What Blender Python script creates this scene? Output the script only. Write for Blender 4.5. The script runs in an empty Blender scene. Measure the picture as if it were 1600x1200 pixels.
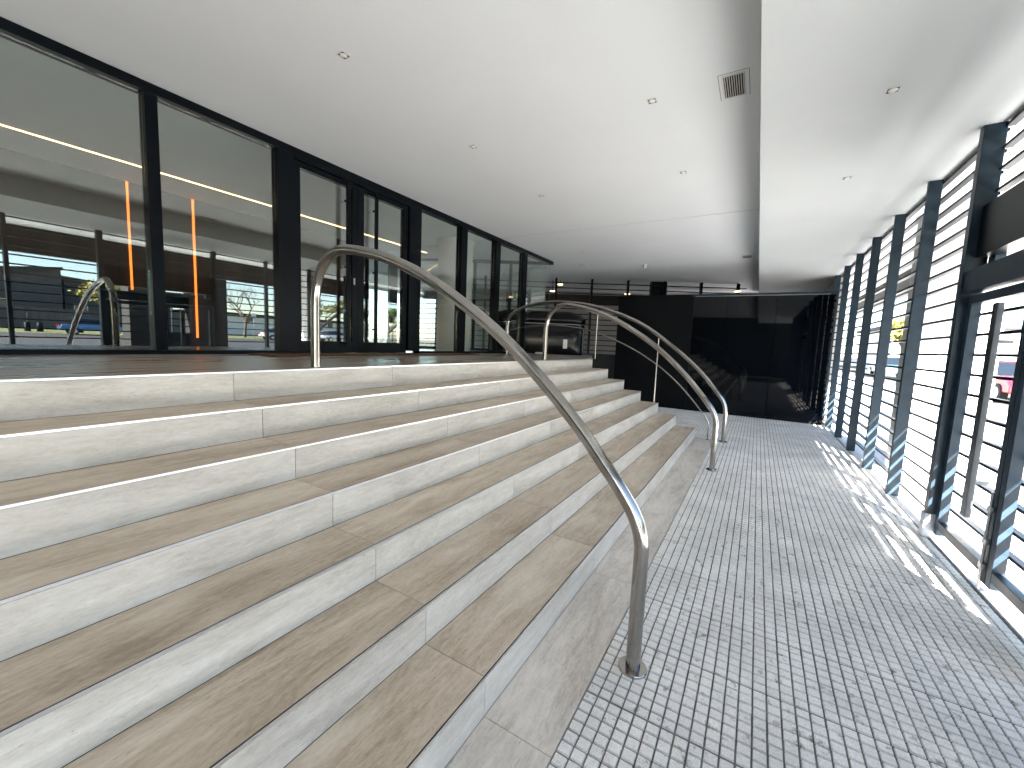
import bpy, bmesh, math, random
from mathutils import Vector, Matrix, noise
R = math.radians
sc = bpy.context.scene
H = 1.3825                       # eye height above the pavement

# ------------------------------------------------------------ camera
cam = bpy.data.cameras.new('camera'); co = bpy.data.objects.new('camera', cam)
sc.collection.objects.link(co); sc.camera = co
right = Vector((0.51597102, -0.85559856, 0.04153338))
down = Vector((-0.06561792, -0.08782155, -0.99397267))
fwd = Vector((0.8540891, 0.51013575, -0.10145597))
M = Matrix.Identity(4)
for i in range(3):
    M[i][0] = right[i]; M[i][1] = -down[i]; M[i][2] = -fwd[i]
M[0][3], M[1][3], M[2][3] = 0, 0, H
co.matrix_world = M
cam.sensor_width = 36; cam.lens = 637.06 / 1600 * 36
cam.clip_start = 0.02; cam.clip_end = 2000

# ------------------------------------------------------------ world, sun, exposure
SUN = Vector((-0.93, -0.37, 0.65)).normalized()
w = bpy.data.worlds.new('World'); sc.world = w; w.use_nodes = True
nt = w.node_tree; bg = nt.nodes['Background']
sky = nt.nodes.new('ShaderNodeTexSky'); sky.sky_type = 'NISHITA'; sky.sun_disc = False
sky.sun_elevation = math.asin(SUN.z); sky.sun_rotation = math.atan2(SUN.x, SUN.y)
sky.air_density = 1.0; sky.dust_density = 0.6; sky.ozone_density = 2.2
nt.links.new(sky.outputs[0], bg.inputs[0]); bg.inputs[1].default_value = 0.06
sl = bpy.data.lights.new('sun', 'SUN'); sl.energy = 5; sl.angle = R(0.5); sl.color = (1, 0.955, 0.90)
so = bpy.data.objects.new('sun', sl); sc.collection.objects.link(so)
so.rotation_euler = (-SUN).to_track_quat('-Z', 'Y').to_euler()
sc.view_settings.view_transform = 'Standard'; sc.view_settings.look = 'None'
sc.view_settings.exposure = 3.75; sc.view_settings.gamma = 1
cy = sc.cycles
cy.max_bounces = 14; cy.diffuse_bounces = 7; cy.glossy_bounces = 6; cy.transparent_max_bounces = 24
cy.transmission_bounces = 6; cy.use_denoising = True; cy.sample_clamp_indirect = 12

# ------------------------------------------------------------ helpers
def tag(o, label=None, cat=None, group=None, kind=None):
    if label: o['label'] = label
    if cat: o['category'] = cat
    if group: o['group'] = group
    if kind: o['kind'] = kind
    return o
def empty(name, label, cat, loc=(0, 0, 0), group=None, rz=0):
    o = bpy.data.objects.new(name, None); sc.collection.objects.link(o)
    o.location = loc; o.rotation_euler.z = rz
    return tag(o, label, cat, group)

class MB:
    """collects faces and links them as ONE mesh object (world coordinates in)"""
    def __init__(s): s.v = []; s.f = []; s.r = []; s.sm = []
    def add(s, vs, fs, rnd=0.0, smooth=False):
        n = len(s.v); s.v += [tuple(v) for v in vs]
        for f in fs: s.f.append([n + i for i in f]); s.r.append(rnd); s.sm.append(smooth)
        return s
    def box(s, x0, x1, y0, y1, z0, z1, b=0.0, rnd=0.0, M=None):
        if x0 > x1: x0, x1 = x1, x0
        if y0 > y1: y0, y1 = y1, y0
        if b <= 0:
            vs = [(x0,y0,z0),(x1,y0,z0),(x1,y1,z0),(x0,y1,z0),(x0,y0,z1),(x1,y0,z1),(x1,y1,z1),(x0,y1,z1)]
            fs = [(3,2,1,0),(4,5,6,7),(0,1,5,4),(1,2,6,5),(2,3,7,6),(3,0,4,7)]
        else:
            bm = bmesh.new(); bmesh.ops.create_cube(bm, size=1)
            for v in bm.verts:
                v.co = Vector(((x0+x1)/2 + v.co.x*(x1-x0), (y0+y1)/2 + v.co.y*(y1-y0), (z0+z1)/2 + v.co.z*(z1-z0)))
            bmesh.ops.bevel(bm, geom=bm.edges[:], offset=b, segments=2, affect='EDGES', profile=0.5)
            vs = [v.co.copy() for v in bm.verts]; bm.verts.index_update()
            fs = [[v.index for v in f.verts] for f in bm.faces]; bm.free()
        if M: vs = [M @ Vector(v) for v in vs]
        return s.add(vs, fs, rnd)
    def prism(s, poly, z0, z1, rnd=0.0):
        n = len(poly)
        vs = [(x, y, z0) for x, y in poly] + [(x, y, z1) for x, y in poly]
        fs = [list(range(n))[::-1], [n+i for i in range(n)]] + [(i, (i+1) % n, n+(i+1) % n, n+i) for i in range(n)]
        return s.add(vs, fs, rnd)
    def tube(s, pts, rad, seg=16, caps=True, smooth=True):
        pts = [Vector(p) for p in pts]; n = len(pts)
        rr = rad if isinstance(rad, (list, tuple)) else [rad]*n
        T = [((pts[min(i+1, n-1)] - pts[max(i-1, 0)]).normalized()) for i in range(n)]
        u = T[0].orthogonal().normalized(); vs = []
        for i in range(n):
            u = (u - T[i]*u.dot(T[i])).normalized(); v = T[i].cross(u)
            for k in range(seg):
                a = 2*math.pi*k/seg; vs.append(pts[i] + (u*math.cos(a) + v*math.sin(a))*rr[i])
        fs = [(i*seg+k, i*seg+(k+1) % seg, (i+1)*seg+(k+1) % seg, (i+1)*seg+k) for i in range(n-1) for k in range(seg)]
        s.add(vs, fs, 0, smooth)
        if caps:
            s.add(vs[:seg], [list(range(seg))[::-1]]); s.add(vs[-seg:], [list(range(seg))])
        return s
    def lathe(s, prof, c, seg=32, smooth=True):
        vs = [(c[0]+r*math.cos(2*math.pi*k/seg), c[1]+r*math.sin(2*math.pi*k/seg), c[2]+z) for r, z in prof for k in range(seg)]
        fs = [(i*seg+k, i*seg+(k+1) % seg, (i+1)*seg+(k+1) % seg, (i+1)*seg+k) for i in range(len(prof)-1) for k in range(seg)]
        return s.add(vs, fs, 0, smooth)
    def build(s, name, mat, parent=None, kind=None):
        me = bpy.data.meshes.new(name)
        off = Vector((0, 0, 0))
        if parent is not None:
            p = parent
            Mi = Matrix.Identity(4)
            chain = []
            while p is not None: chain.append(p); p = p.parent
            for q in reversed(chain):
                Mi = Mi @ (Matrix.Translation(q.location) @ Matrix.Rotation(q.rotation_euler.z, 4, 'Z'))
            inv = Mi.inverted(); vs = [tuple(inv @ Vector(v)) for v in s.v] if Mi != Matrix.Identity(4) else s.v
        else: vs = s.v
        me.from_pydata(vs, [], s.f); me.update()
        at = me.attributes.new('rnd', 'FLOAT', 'FACE'); at.data.foreach_set('value', s.r)
        me.polygons.foreach_set('use_smooth', s.sm)
        me.materials.append(mat)
        o = bpy.data.objects.new(name, me); sc.collection.objects.link(o)
        if parent is not None: o.parent = parent
        if kind: o['kind'] = kind
        return o

def catmull(P, n=8):
    out = []
    for i in range(len(P)-1):
        p0 = Vector(P[max(i-1, 0)]); p1 = Vector(P[i]); p2 = Vector(P[i+1]); p3 = Vector(P[min(i+2, len(P)-1)])
        for k in range(n):
            t = k/n
            out.append(0.5*((2*p1) + (p2-p0)*t + (2*p0-5*p1+4*p2-p3)*t*t + (3*p1-p0-3*p2+p3)*t**3))
    out.append(Vector(P[-1])); return out

# ------------------------------------------------------------ materials
def mat(name):
    m = bpy.data.materials.new(name); m.use_nodes = True
    return m, m.node_tree, m.node_tree.nodes['Principled BSDF']
def N(nt, t, **k):
    n = nt.nodes.new(t)
    for a, b in k.items(): setattr(n, a, b)
    return n
def simple(name, col, rough=0.5, metal=0.0, var=0.06, scale=8, bump=0.0, bscale=200, coat=0, spec=None, stretch=(1,1,1), rvar=0.0):
    m, t, p = mat(name); L = t.links.new
    tc = N(t, 'ShaderNodeTexCoord'); mp = N(t, 'ShaderNodeMapping'); mp.inputs['Scale'].default_value = stretch
    L(tc.outputs['Object'], mp.inputs[0])
    nz = N(t, 'ShaderNodeTexNoise'); nz.inputs['Scale'].default_value = scale; nz.inputs['Detail'].default_value = 6
    L(mp.outputs[0], nz.inputs['Vector'])
    cr = N(t, 'ShaderNodeMapRange'); cr.inputs[1].default_value = .3; cr.inputs[2].default_value = .7
    cr.inputs[3].default_value = 1-var; cr.inputs[4].default_value = 1+var
    L(nz.outputs[0], cr.inputs[0])
    mx = N(t, 'ShaderNodeVectorMath', operation='SCALE'); mx.inputs[0].default_value = col[:3]
    L(cr.outputs[0], mx.inputs['Scale']); L(mx.outputs[0], p.inputs['Base Color'])
    p.inputs['Roughness'].default_value = rough; p.inputs['Metallic'].default_value = metal
    if rvar:
        rr = N(t, 'ShaderNodeMapRange'); rr.inputs[1].default_value = .3; rr.inputs[2].default_value = .7
        rr.inputs[3].default_value = max(rough-rvar, .02); rr.inputs[4].default_value = rough+rvar
        L(nz.outputs[0], rr.inputs[0]); L(rr.outputs[0], p.inputs['Roughness'])
    if coat: p.inputs['Coat Weight'].default_value = coat; p.inputs['Coat Roughness'].default_value = .03
    if spec is not None: p.inputs['Specular IOR Level'].default_value = spec
    if bump:
        n2 = N(t, 'ShaderNodeTexNoise'); n2.inputs['Scale'].default_value = bscale; n2.inputs['Detail'].default_value = 4
        L(mp.outputs[0], n2.inputs['Vector'])
        bp = N(t, 'ShaderNodeBump'); bp.inputs['Strength'].default_value = bump; bp.inputs['Distance'].default_value = .004
        L(n2.outputs[0], bp.inputs['Height']); L(bp.outputs[0], p.inputs['Normal'])
    return m

def stone_mat(name, dark, mid, light, rough, vein=.16):
    """travertine-look porcelain: streaks along X, every slab (face attribute rnd) with its own shift"""
    m, t, p = mat(name); L = t.links.new
    tc = N(t, 'ShaderNodeTexCoord'); at = N(t, 'ShaderNodeAttribute', attribute_name='rnd')
    sh = N(t, 'ShaderNodeVectorMath', operation='SCALE'); sh.inputs[0].default_value = (37.1, 53.7, 19.3)
    L(at.outputs['Fac'], sh.inputs['Scale'])
    ad = N(t, 'ShaderNodeVectorMath', operation='ADD'); L(tc.outputs['Object'], ad.inputs[0]); L(sh.outputs[0], ad.inputs[1])
    def noi(sx, sy, scale, det=8, dist=0.0, rgh=.55):
        mp = N(t, 'ShaderNodeMapping'); mp.inputs['Scale'].default_value = (sx, sy, sy); L(ad.outputs[0], mp.inputs[0])
        n = N(t, 'ShaderNodeTexNoise'); n.inputs['Scale'].default_value = scale; n.inputs['Detail'].default_value = det
        n.inputs['Distortion'].default_value = dist; n.inputs['Roughness'].default_value = rgh; L(mp.outputs[0], n.inputs['Vector']); return n
    a = noi(.9, 5.0, 1.7, 11, .9, .70); b = noi(4.0, 26, 2.6, 8, .8, .75); c = noi(.8, 1.3, 2.0, 5, .6)
    fl = noi(9, 34, 4.0, 6, .8, .74); vn = noi(1.0, 5.5, 1.9, 7, 2.2, .6); sp = noi(14, 30, 2.2, 5, .5, .7)
    s1 = N(t, 'ShaderNodeMath', operation='MULTIPLY_ADD'); L(b.outputs[0], s1.inputs[0]); s1.inputs[1].default_value = .42
    s2 = N(t, 'ShaderNodeMath', operation='MULTIPLY_ADD'); L(c.outputs[0], s2.inputs[0]); s2.inputs[1].default_value = .45
    s2.inputs[2].default_value = -.625
    s4 = N(t, 'ShaderNodeMath', operation='MULTIPLY_ADD'); L(sp.outputs[0], s4.inputs[0]); s4.inputs[1].default_value = .38
    L(s2.outputs[0], s4.inputs[2]); L(s4.outputs[0], s1.inputs[2])
    s3 = N(t, 'ShaderNodeMath', operation='ADD'); L(a.outputs[0], s3.inputs[0]); L(s1.outputs[0], s3.inputs[1])
    rp = N(t, 'ShaderNodeValToRGB'); L(s3.outputs[0], rp.inputs[0]); e = rp.color_ramp.elements
    e[0].position = .28; e[0].color = (*dark, 1); e[1].position = .70; e[1].color = (*light, 1)
    k = rp.color_ramp.elements.new(.5); k.color = (*mid, 1)
    # thin wandering veins and clusters of dark pits
    vs_ = N(t, 'ShaderNodeMath', operation='SUBTRACT'); L(vn.outputs[0], vs_.inputs[0]); vs_.inputs[1].default_value = .5
    va = N(t, 'ShaderNodeMath', operation='ABSOLUTE'); L(vs_.outputs[0], va.inputs[0])
    vr = N(t, 'ShaderNodeMapRange'); L(va.outputs[0], vr.inputs[0]); vr.inputs[1].default_value = 0; vr.inputs[2].default_value = .022
    vr.inputs[3].default_value = vein; vr.inputs[4].default_value = 0
    pr = N(t, 'ShaderNodeMapRange'); L(fl.outputs[0], pr.inputs[0]); pr.inputs[1].default_value = .57; pr.inputs[2].default_value = .68
    pr.inputs[3].default_value = 0; pr.inputs[4].default_value = .62
    mk = N(t, 'ShaderNodeMapRange'); L(c.outputs[0], mk.inputs[0]); mk.inputs[1].default_value = .60; mk.inputs[2].default_value = .42
    av = N(t, 'ShaderNodeMath', operation='ADD'); L(pr.outputs[0], av.inputs[0]); L(vr.outputs[0], av.inputs[1])
    pm = N(t, 'ShaderNodeMath', operation='MULTIPLY'); L(av.outputs[0], pm.inputs[0]); L(mk.outputs[0], pm.inputs[1])
    mx = N(t, 'ShaderNodeMix', data_type='RGBA'); L(pm.outputs[0], mx.inputs[0]); L(rp.outputs[0], mx.inputs[6])
    mx.inputs[7].default_value = (dark[0]*.5, dark[1]*.46, dark[2]*.42, 1)
    # slab to slab tone
    tr = N(t, 'ShaderNodeMapRange'); L(at.outputs['Fac'], tr.inputs[0]); tr.inputs[3].default_value = .93; tr.inputs[4].default_value = 1.05
    sc_ = N(t, 'ShaderNodeVectorMath', operation='SCALE'); L(mx.outputs[2], sc_.inputs[0]); L(tr.outputs[0], sc_.inputs['Scale'])
    L(sc_.outputs[0], p.inputs['Base Color'])
    rr = N(t, 'ShaderNodeMapRange'); L(a.outputs[0], rr.inputs[0]); rr.inputs[3].default_value = rough-.06; rr.inputs[4].default_value = rough+.1
    L(rr.outputs[0], p.inputs['Roughness'])
    bp = N(t, 'ShaderNodeBump'); bp.inputs['Strength'].default_value = .12; bp.inputs['Distance'].default_value = .002
    L(b.outputs[0], bp.inputs['Height']); L(bp.outputs[0], p.inputs['Normal'])
    return m

TREAD = stone_mat('tread_stone', (.36, .275, .19), (.57, .465, .35), (.69, .60, .485), .42)
APRON = stone_mat('apron_stone', (.44, .38, .315), (.64, .575, .50), (.75, .69, .62), .42)
RISER = stone_mat('riser_stone', (.39, .355, .305), (.52, .482, .425), (.62, .585, .53), .45, .05)
PAINTDIM = simple('ceiling_paint_dimmed', (.69, .72, .725), .85, 0, .02, 1.2, .08, 260)  # ceiling paint greyed down to offset strong ground bounce on the lower ceiling
GROUT = simple('grout', (.05, .045, .04), .9)
TRIM = simple('aluminium_trim', (.80, .80, .80), .32, 1.0, .05, 60, stretch=(1, 20, 20))
TRIMD = simple('trim_shadow_gap', (.025, .022, .02), .6)
STEEL = simple('brushed_steel', (.37, .352, .33), .17, 1.0, .05, 30, rvar=.03)
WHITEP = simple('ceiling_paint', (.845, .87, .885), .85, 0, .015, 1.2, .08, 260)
FRAME = simple('black_frame', (.0022, .004, .0065), .34, .0, .15, 5, .03, 300, spec=.14)
FIN = simple('blue_grey_steel', (.020, .037, .054), .42, .0, .25, 7, .06, 90, spec=.25, rvar=.08)
SLAT = simple('slat_steel', (.008, .011, .016), .45, .0, .15, 9, spec=.18)
BLACKM = simple('matte_black_panel', (.0022, .003, .004), .5, 0, .1, 3, .02, 100, spec=.15)
BRONZE = simple('brown_panel', (.014, .010, .008), .6, 0, .2, 4, .05, 120)
CURB = simple('curb_granite', (.62, .62, .61), .7, 0, .08, 40, .1, 300)
WHITEW = simple('white_plaster', (.78, .78, .76), .85, 0, .03, 3, .1, 150)
CONC = simple('grey_concrete', (.33, .33, .32), .85, 0, .15, 4, .15, 90)
PALE = simple('pale_column', (.80, .80, .77), .7, 0, .04, 3, .08, 150)
WOODD = simple('dark_wood_wall', (.042, .021, .012), .45, 0, .35, 5, .1, 60, stretch=(1, 1, .08))
LOBBYF = simple('lobby_floor', (.10, .09, .08), .12, 0, .12, 2)
COIR = simple('coir_mat', (.115, .052, .022), .95, 0, .3, 90, .9, 350)
ASPH = simple('asphalt', (.022, .023, .026), .9, 0, .2, 30, .3, 200)
SIDE = simple('sidewalk_concrete', (.62, .61, .59), .9, 0, .1, 3, .2, 120)
GRASSM = simple('dry_grass', (.10, .11, .035), 1, 0, .35, 6, .6, 60)
SOIL = simple('ground_soil', (.06, .055, .04), 1, 0, .3, 2)
GREYG = simple('grey_green_wall', (.045, .055, .05), .7, 0, .12, 3, .05, 80)
DARKBR = simple('dark_brick', (.011, .009, .008), .85, 0, .3, 12, .3, 60)
ROOF = simple('slate_roof', (.03, .032, .038), .8, 0, .2, 8)
HOUSE = simple('house_wall', (.07, .07, .074), .85, 0, .15, 3)
PALIN = simple('weathered_palings', (.085, .083, .085), .85, 0, .3, 12, stretch=(1, 1, .1))
CREAM = simple('white_render', (.74, .74, .72), .8)
TYRE = simple('tyre_rubber', (.02, .02, .02), .85)
RIM = simple('wheel_rim', (.5, .5, .52), .35, .9)
CARG = simple('car_glass', (.01, .014, .018), .04, 0, spec=.8)
REDL = simple('red_lamp_glass', (.5, .02, .02), .2)
LAMPG = simple('head_lamp_glass', (.8, .8, .8), .1, .5)
BARK = simple('bark', (.09, .07, .055), .95, 0, .3, 20, .5, 60, stretch=(1, 1, .2))
CAM = simple('camera_plastic', (.7, .7, .7), .4)
PAPER = simple('notice_paper', (.75, .75, .74), .8)
GLOSSB = simple('black_lacquer', (.003, .0035, .0045), .16, 0, .1, 3, spec=.25)
BOLT = simple('bolt_steel', (.45, .45, .46), .35, 1)
SPOTM = simple('spot_reflector', (.93, .92, .88), .3, 0)
RED = simple('red_sign_paint', (.7, .02, .06), .5)

def emis(name, col, s):
    m, t, p = mat(name); p.inputs['Base Color'].default_value = (*col, 1)
    p.inputs['Emission Color'].default_value = (*col, 1); p.inputs['Emission Strength'].default_value = s; return m
LEDW = emis('led_warm', (1, .62, .28), .5)
LEDO = emis('led_orange', (1, .22, .03), .19)
LAMPW = emis('lamp_warm', (1, .72, .38), .5)

def gloss_glass():
    """black back-painted glass, mirror-like"""
    m, t, p = mat('black_glass'); p.inputs['Base Color'].default_value = (.0012, .002, .0035, 1)
    p.inputs['Roughness'].default_value = .03; p.inputs['IOR'].default_value = 1.36
    return m
BGLASS = gloss_glass()
def pane_mat(name, tint, refl, base):
    m, t, p = mat(name); L = t.links.new; t.nodes.remove(p)
    out = t.nodes['Material Output']
    tr = N(t, 'ShaderNodeBsdfTransparent'); tr.inputs[0].default_value = (*tint, 1)
    gl = N(t, 'ShaderNodeBsdfGlossy'); gl.inputs[0].default_value = (*refl, 1); gl.inputs['Roughness'].default_value = 0
    ge = N(t, 'ShaderNodeNewGeometry'); dt = N(t, 'ShaderNodeVectorMath', operation='DOT_PRODUCT'); L(ge.outputs['Normal'], dt.inputs[0]); L(ge.outputs['Incoming'], dt.inputs[1])
    ab = N(t, 'ShaderNodeMath', operation='ABSOLUTE'); L(dt.outputs['Value'], ab.inputs[0])
    on = N(t, 'ShaderNodeMath', operation='SUBTRACT'); on.inputs[0].default_value = 1; L(ab.outputs[0], on.inputs[1])
    pw = N(t, 'ShaderNodeMath', operation='POWER'); L(on.outputs[0], pw.inputs[0]); pw.inputs[1].default_value = 5
    ma = N(t, 'ShaderNodeMath', operation='MULTIPLY_ADD'); L(pw.outputs[0], ma.inputs[0]); ma.inputs[1].default_value = 1-base; ma.inputs[2].default_value = base
    ma.use_clamp = True
    mx = N(t, 'ShaderNodeMixShader'); L(ma.outputs[0], mx.inputs[0]); L(tr.outputs[0], mx.inputs[1]); L(gl.outputs[0], mx.inputs[2])
    L(mx.outputs[0], out.inputs[0]); return m
PANE = pane_mat('tinted_glass', (.955, .985, .97), (.92, .95, .93), .15)
def paver_mat():
    m, t, p = mat('paver_cement'); L = t.links.new
    tc = N(t, 'ShaderNodeTexCoord'); at = N(t, 'ShaderNodeAttribute', attribute_name='rnd')
    n1 = N(t, 'ShaderNodeTexNoise'); n1.inputs['Scale'].default_value = 3; n1.inputs['Detail'].default_value = 5; L(tc.outputs['Object'], n1.inputs['Vector'])
    n2 = N(t, 'ShaderNodeTexNoise'); n2.inputs['Scale'].default_value = 160; n2.inputs['Detail'].default_value = 3; L(tc.outputs['Object'], n2.inputs['Vector'])
    n3 = N(t, 'ShaderNodeTexNoise'); n3.inputs['Scale'].default_value = 17; n3.inputs['Detail'].default_value = 6; n3.inputs['Roughness'].default_value = .75; L(tc.outputs['Object'], n3.inputs['Vector'])
    a = N(t, 'ShaderNodeMapRange'); L(n1.outputs[0], a.inputs[0]); a.inputs[1].default_value = .3; a.inputs[2].default_value = .7; a.inputs[3].default_value = .80; a.inputs[4].default_value = 1.06
    b = N(t, 'ShaderNodeMapRange'); L(n2.outputs[0], b.inputs[0]); b.inputs[1].default_value = .3; b.inputs[2].default_value = .7; b.inputs[3].default_value = .84; b.inputs[4].default_value = 1.08
    c = N(t, 'ShaderNodeMapRange'); L(at.outputs['Fac'], c.inputs[0]); c.inputs[3].default_value = .95; c.inputs[4].default_value = 1.04
    d = N(t, 'ShaderNodeMapRange'); L(n3.outputs[0], d.inputs[0]); d.inputs[1].default_value = .575; d.inputs[2].default_value = .68; d.inputs[3].default_value = 1; d.inputs[4].default_value = .30
    m1 = N(t, 'ShaderNodeMath', operation='MULTIPLY'); L(a.outputs[0], m1.inputs[0]); L(b.outputs[0], m1.inputs[1])
    m2 = N(t, 'ShaderNodeMath', operation='MULTIPLY'); L(m1.outputs[0], m2.inputs[0]); L(c.outputs[0], m2.inputs[1])
    m3 = N(t, 'ShaderNodeMath', operation='MULTIPLY'); L(m2.outputs[0], m3.inputs[0]); L(d.outputs[0], m3.inputs[1])
    v = N(t, 'ShaderNodeVectorMath', operation='SCALE'); v.inputs[0].default_value = (.88, .845, .795); L(m3.outputs[0], v.inputs['Scale'])
    L(v.outputs[0], p.inputs['Base Color']); p.inputs['Roughness'].default_value = .62
    bp = N(t, 'ShaderNodeBump'); bp.inputs['Strength'].default_value = .25; bp.inputs['Distance'].default_value = .002
    L(n2.outputs[0], bp.inputs['Height']); L(bp.outputs[0], p.inputs['Normal'])
    return m
PAVER = paver_mat()
PGROUT = simple('paver_groove', (.17, .165, .155), .95, 0, .35, 12)

rng = random.Random(7)
# ============================================================ SETTING
LAND = 1.155; CEIL = 3.3425; LOW = 3.0475; YG = 4.45; DROP = .135
RIS = .165; TRD = .2932; Y0 = 2.5065; XE = 6.95
U = Vector((.469, -.883, 0)); PS = Vector((11.3, 5.2, 0))    # oblique line of the rear screen

# ground, road, sidewalk, far grass bank
g = MB(); ys = [400, -2.9, -6.2, -25, -32, -38, -45, -52, -400]; zs = [-.02, -.02, -.02, -.02, .14, .30, .50, .78, .95]
xs = [-400, -60, -20, 0, 20, 60, 400]
vs = [(x, y, z) for y, z in zip(ys, zs) for x in xs]; nx = len(xs)
g.add(vs, [(j*nx+i, (j+1)*nx+i, (j+1)*nx+i+1, j*nx+i+1) for j in range(len(ys)-1) for i in range(nx-1)])
g.build('ground', SOIL, kind='structure')
MB().box(-60, 140, -6, -1.56, -.015, .0).build('sidewalk', SIDE, kind='structure')
r = MB(); yy = [-6.16, -25, -32, -38, -44]; zz = [-.08, -.01, .15, .31, .48]
r.add([(x, y, z+.012) for y, z in zip(yy, zz) for x in (-120, 260)], [(2*i, 2*i+1, 2*i+3, 2*i+2)[::-1] for i in range(4)])
r.build('road', ASPH, kind='structure')
MB().box(-60, 140, -6.15, -6.001, -.02, .004).build('kerb', CURB, kind='structure')
gr = MB()
gr.add([(x, y, z) for y, z in ((-44.2, .505), (-52, .80), (-75, .90)) for x in (-120, 260)], [(2*i+2, 2*i+3, 2*i+1, 2*i) for i in range(2)])
tag(gr.build('grass', GRASSM), 'dry yellow green grass on the bank across the road', 'grass', kind='stuff')

# pavement of small square cells, cut as real grooves
PX = .04852; PY = .0478; YE = .472
g = MB().box(-2.2, 10.06, -1.262, YE-.003, -.02, .0005)
g.build('pavement_base', PGROUT, kind='structure')
pv = MB(); gx = .0078; gy = .0054; ch = .0016; hh = .0075
nrow = int((YE+1.262)/PY); i0 = int((-2.2-3.414)/PX); i1 = int((10.04-3.414)/PX)
tile_r = {}; IJ = round((6.28-3.414)/PX)
for i in range(i0, i1):
    for j in range(nrow):
        tx = i//8; ty = j//8
        key = (tx, ty)
        if key not in tile_r: tile_r[key] = (rng.random(), rng.uniform(-.0008, .0008), rng.uniform(-.0007, .0007), rng.uniform(-.0006, .0006))
        tr_, tz, ax, ay = tile_r[key]
        x0 = 3.414+i*PX + (gx*.9 if i % 8 == 0 else gx*.5) + rng.uniform(-.0005, .0005); x1 = 3.414+(i+1)*PX - (gx*.8 if i % 8 == 7 else gx*.5) + rng.uniform(-.0005, .0005)
        if i == IJ: x1 -= .012
        y1 = YE-j*PY - gy*.5 + rng.uniform(-.0005, .0005); y0 = YE-(j+1)*PY + gy*.5 + rng.uniform(-.0005, .0005)
        zt = hh + tz + rng.uniform(-.0005, .0005)
        cx = (i % 8 - 3.5)*ax*.3; cy_ = (j % 8 - 3.5)*ay*.3
        zt += cx+cy_
        a_, b_ = (x0, x1), (y0, y1)
        vs = [(x0, y0, .0), (x1, y0, .0), (x1, y1, .0), (x0, y1, .0), (x0+ch, y0+ch, zt), (x1-ch, y0+ch, zt), (x1-ch, y1-ch, zt), (x0+ch, y1-ch, zt)]
        r1 = min(1, max(0, tr_*.6 + rng.random()*.4))
        pv.add(vs, [(4, 5, 6, 7), (0, 1, 5, 4), (1, 2, 6, 5), (2, 3, 7, 6), (3, 0, 4, 7)], r1)
pv.build('pavement', PAVER, kind='structure')
MB().box(-6, 12.6, YE, 12, -.018, -.004).build('floor', CONC, kind='structure')
# pavement beyond the stair, behind the rail
p2 = MB()
p2.box(XE+.3, 10.06, YE+.001, 3.2, -.003, .0005); p2.build('pavement_base', PGROUT, kind='structure')
pv = MB()
for i in range(int((XE-3.414)/PX)+1, i1):
    for j in range(int((3.2-YE)/PY)):
        x0 = 3.414+i*PX+gx*.5; x1 = x0+PX-gx; y0 = YE+j*PY+gy*.5; y1 = y0+PY-gy; zt = hh+rng.uniform(-.001, .001)
        if x0 < XE+.02: continue
        pv.add([(x0, y0, 0), (x1, y0, 0), (x1, y1, 0), (x0, y1, 0), (x0+ch, y0+ch, zt), (x1-ch, y0+ch, zt), (x1-ch, y1-ch, zt), (x0+ch, y1-ch, zt)],
               [(4, 5, 6, 7), (0, 1, 5, 4), (1, 2, 6, 5), (2, 3, 7, 6), (3, 0, 4, 7)], rng.random())
pv.build('pavement', PAVER, kind='structure')
# pale stone band under the screen
c = MB(); x = -4.0
while x < 10.1:
    c.box(x, x+.897, -1.398, -1.265, -.02, .010, rnd=rng.random()); c.box(x, x+.897, -1.55, -1.401, -.02, .010, rnd=rng.random()); x += .9
c.build('stone_band', CURB, kind='structure')

# stone apron at the foot of the stairs (joints every 1.16 m, fitted from the photo)
def slabs(mb, axis_y0, axis_y1, z0, z1, xa, xb, gap=.0015, shift=1.150, pitch=1.162, b=0):
    k = math.floor((xa-shift)/pitch); x = shift+k*pitch
    while x < xb:
        a = max(x+gap, xa); e = min(x+pitch-gap, xb)
        if e-a > .01: mb.box(a, e, axis_y0, axis_y1, z0, z1, b=b, rnd=rng.random())
        x += pitch
ap = MB(); slabs(ap, YE+.002, Y0-6*TRD-.002, -.002, .0085, -2.4, XE); ap.build('stone_apron', APRON, kind='structure')
slabs_land = MB()
# landing: rows of slabs
yl = Y0+.0
LXE = XE
for row in range(4):
    ya = Y0 - .012 + row*.585; yb = ya+.583
    if yb > YG+.6: yb = YG+.6
    if row == 0:
        slabs(slabs_land, Y0+.008, yb, LAND-.012, LAND, -3, LXE, shift=1.15)
    else:
        slabs(slabs_land, ya, yb, LAND-.03, LAND, -3, LXE, shift=1.15+(.58 if row % 2 else 0))
slabs_land.build('landing_floor', simple('landing_stone', (.31, .26, .21), .30, 0, .22, 2.2, .05, 60, stretch=(.5, 4, 4), rvar=.07), kind='structure')
lb = MB().prism([(-3, Y0+.014), (XE-.01, Y0+.014), (XE-.01, 5.2), (-3, 5.2)], 0, LAND-.032)
lb.build('landing_base', CONC, kind='structure')
le = MB().prism([(XE+.002, Y0+.12), (8.86, 3.21), (9.75, 3.55), (9.2, 4.5), (8.2, 6.4), (XE+.002, 6.4)], LAND-.25, LAND-.001)
le.build('landing_floor', simple('landing_stone_grey', (.22, .20, .18), .4, 0, .12, 3, .05, 60), kind='structure')

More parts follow.
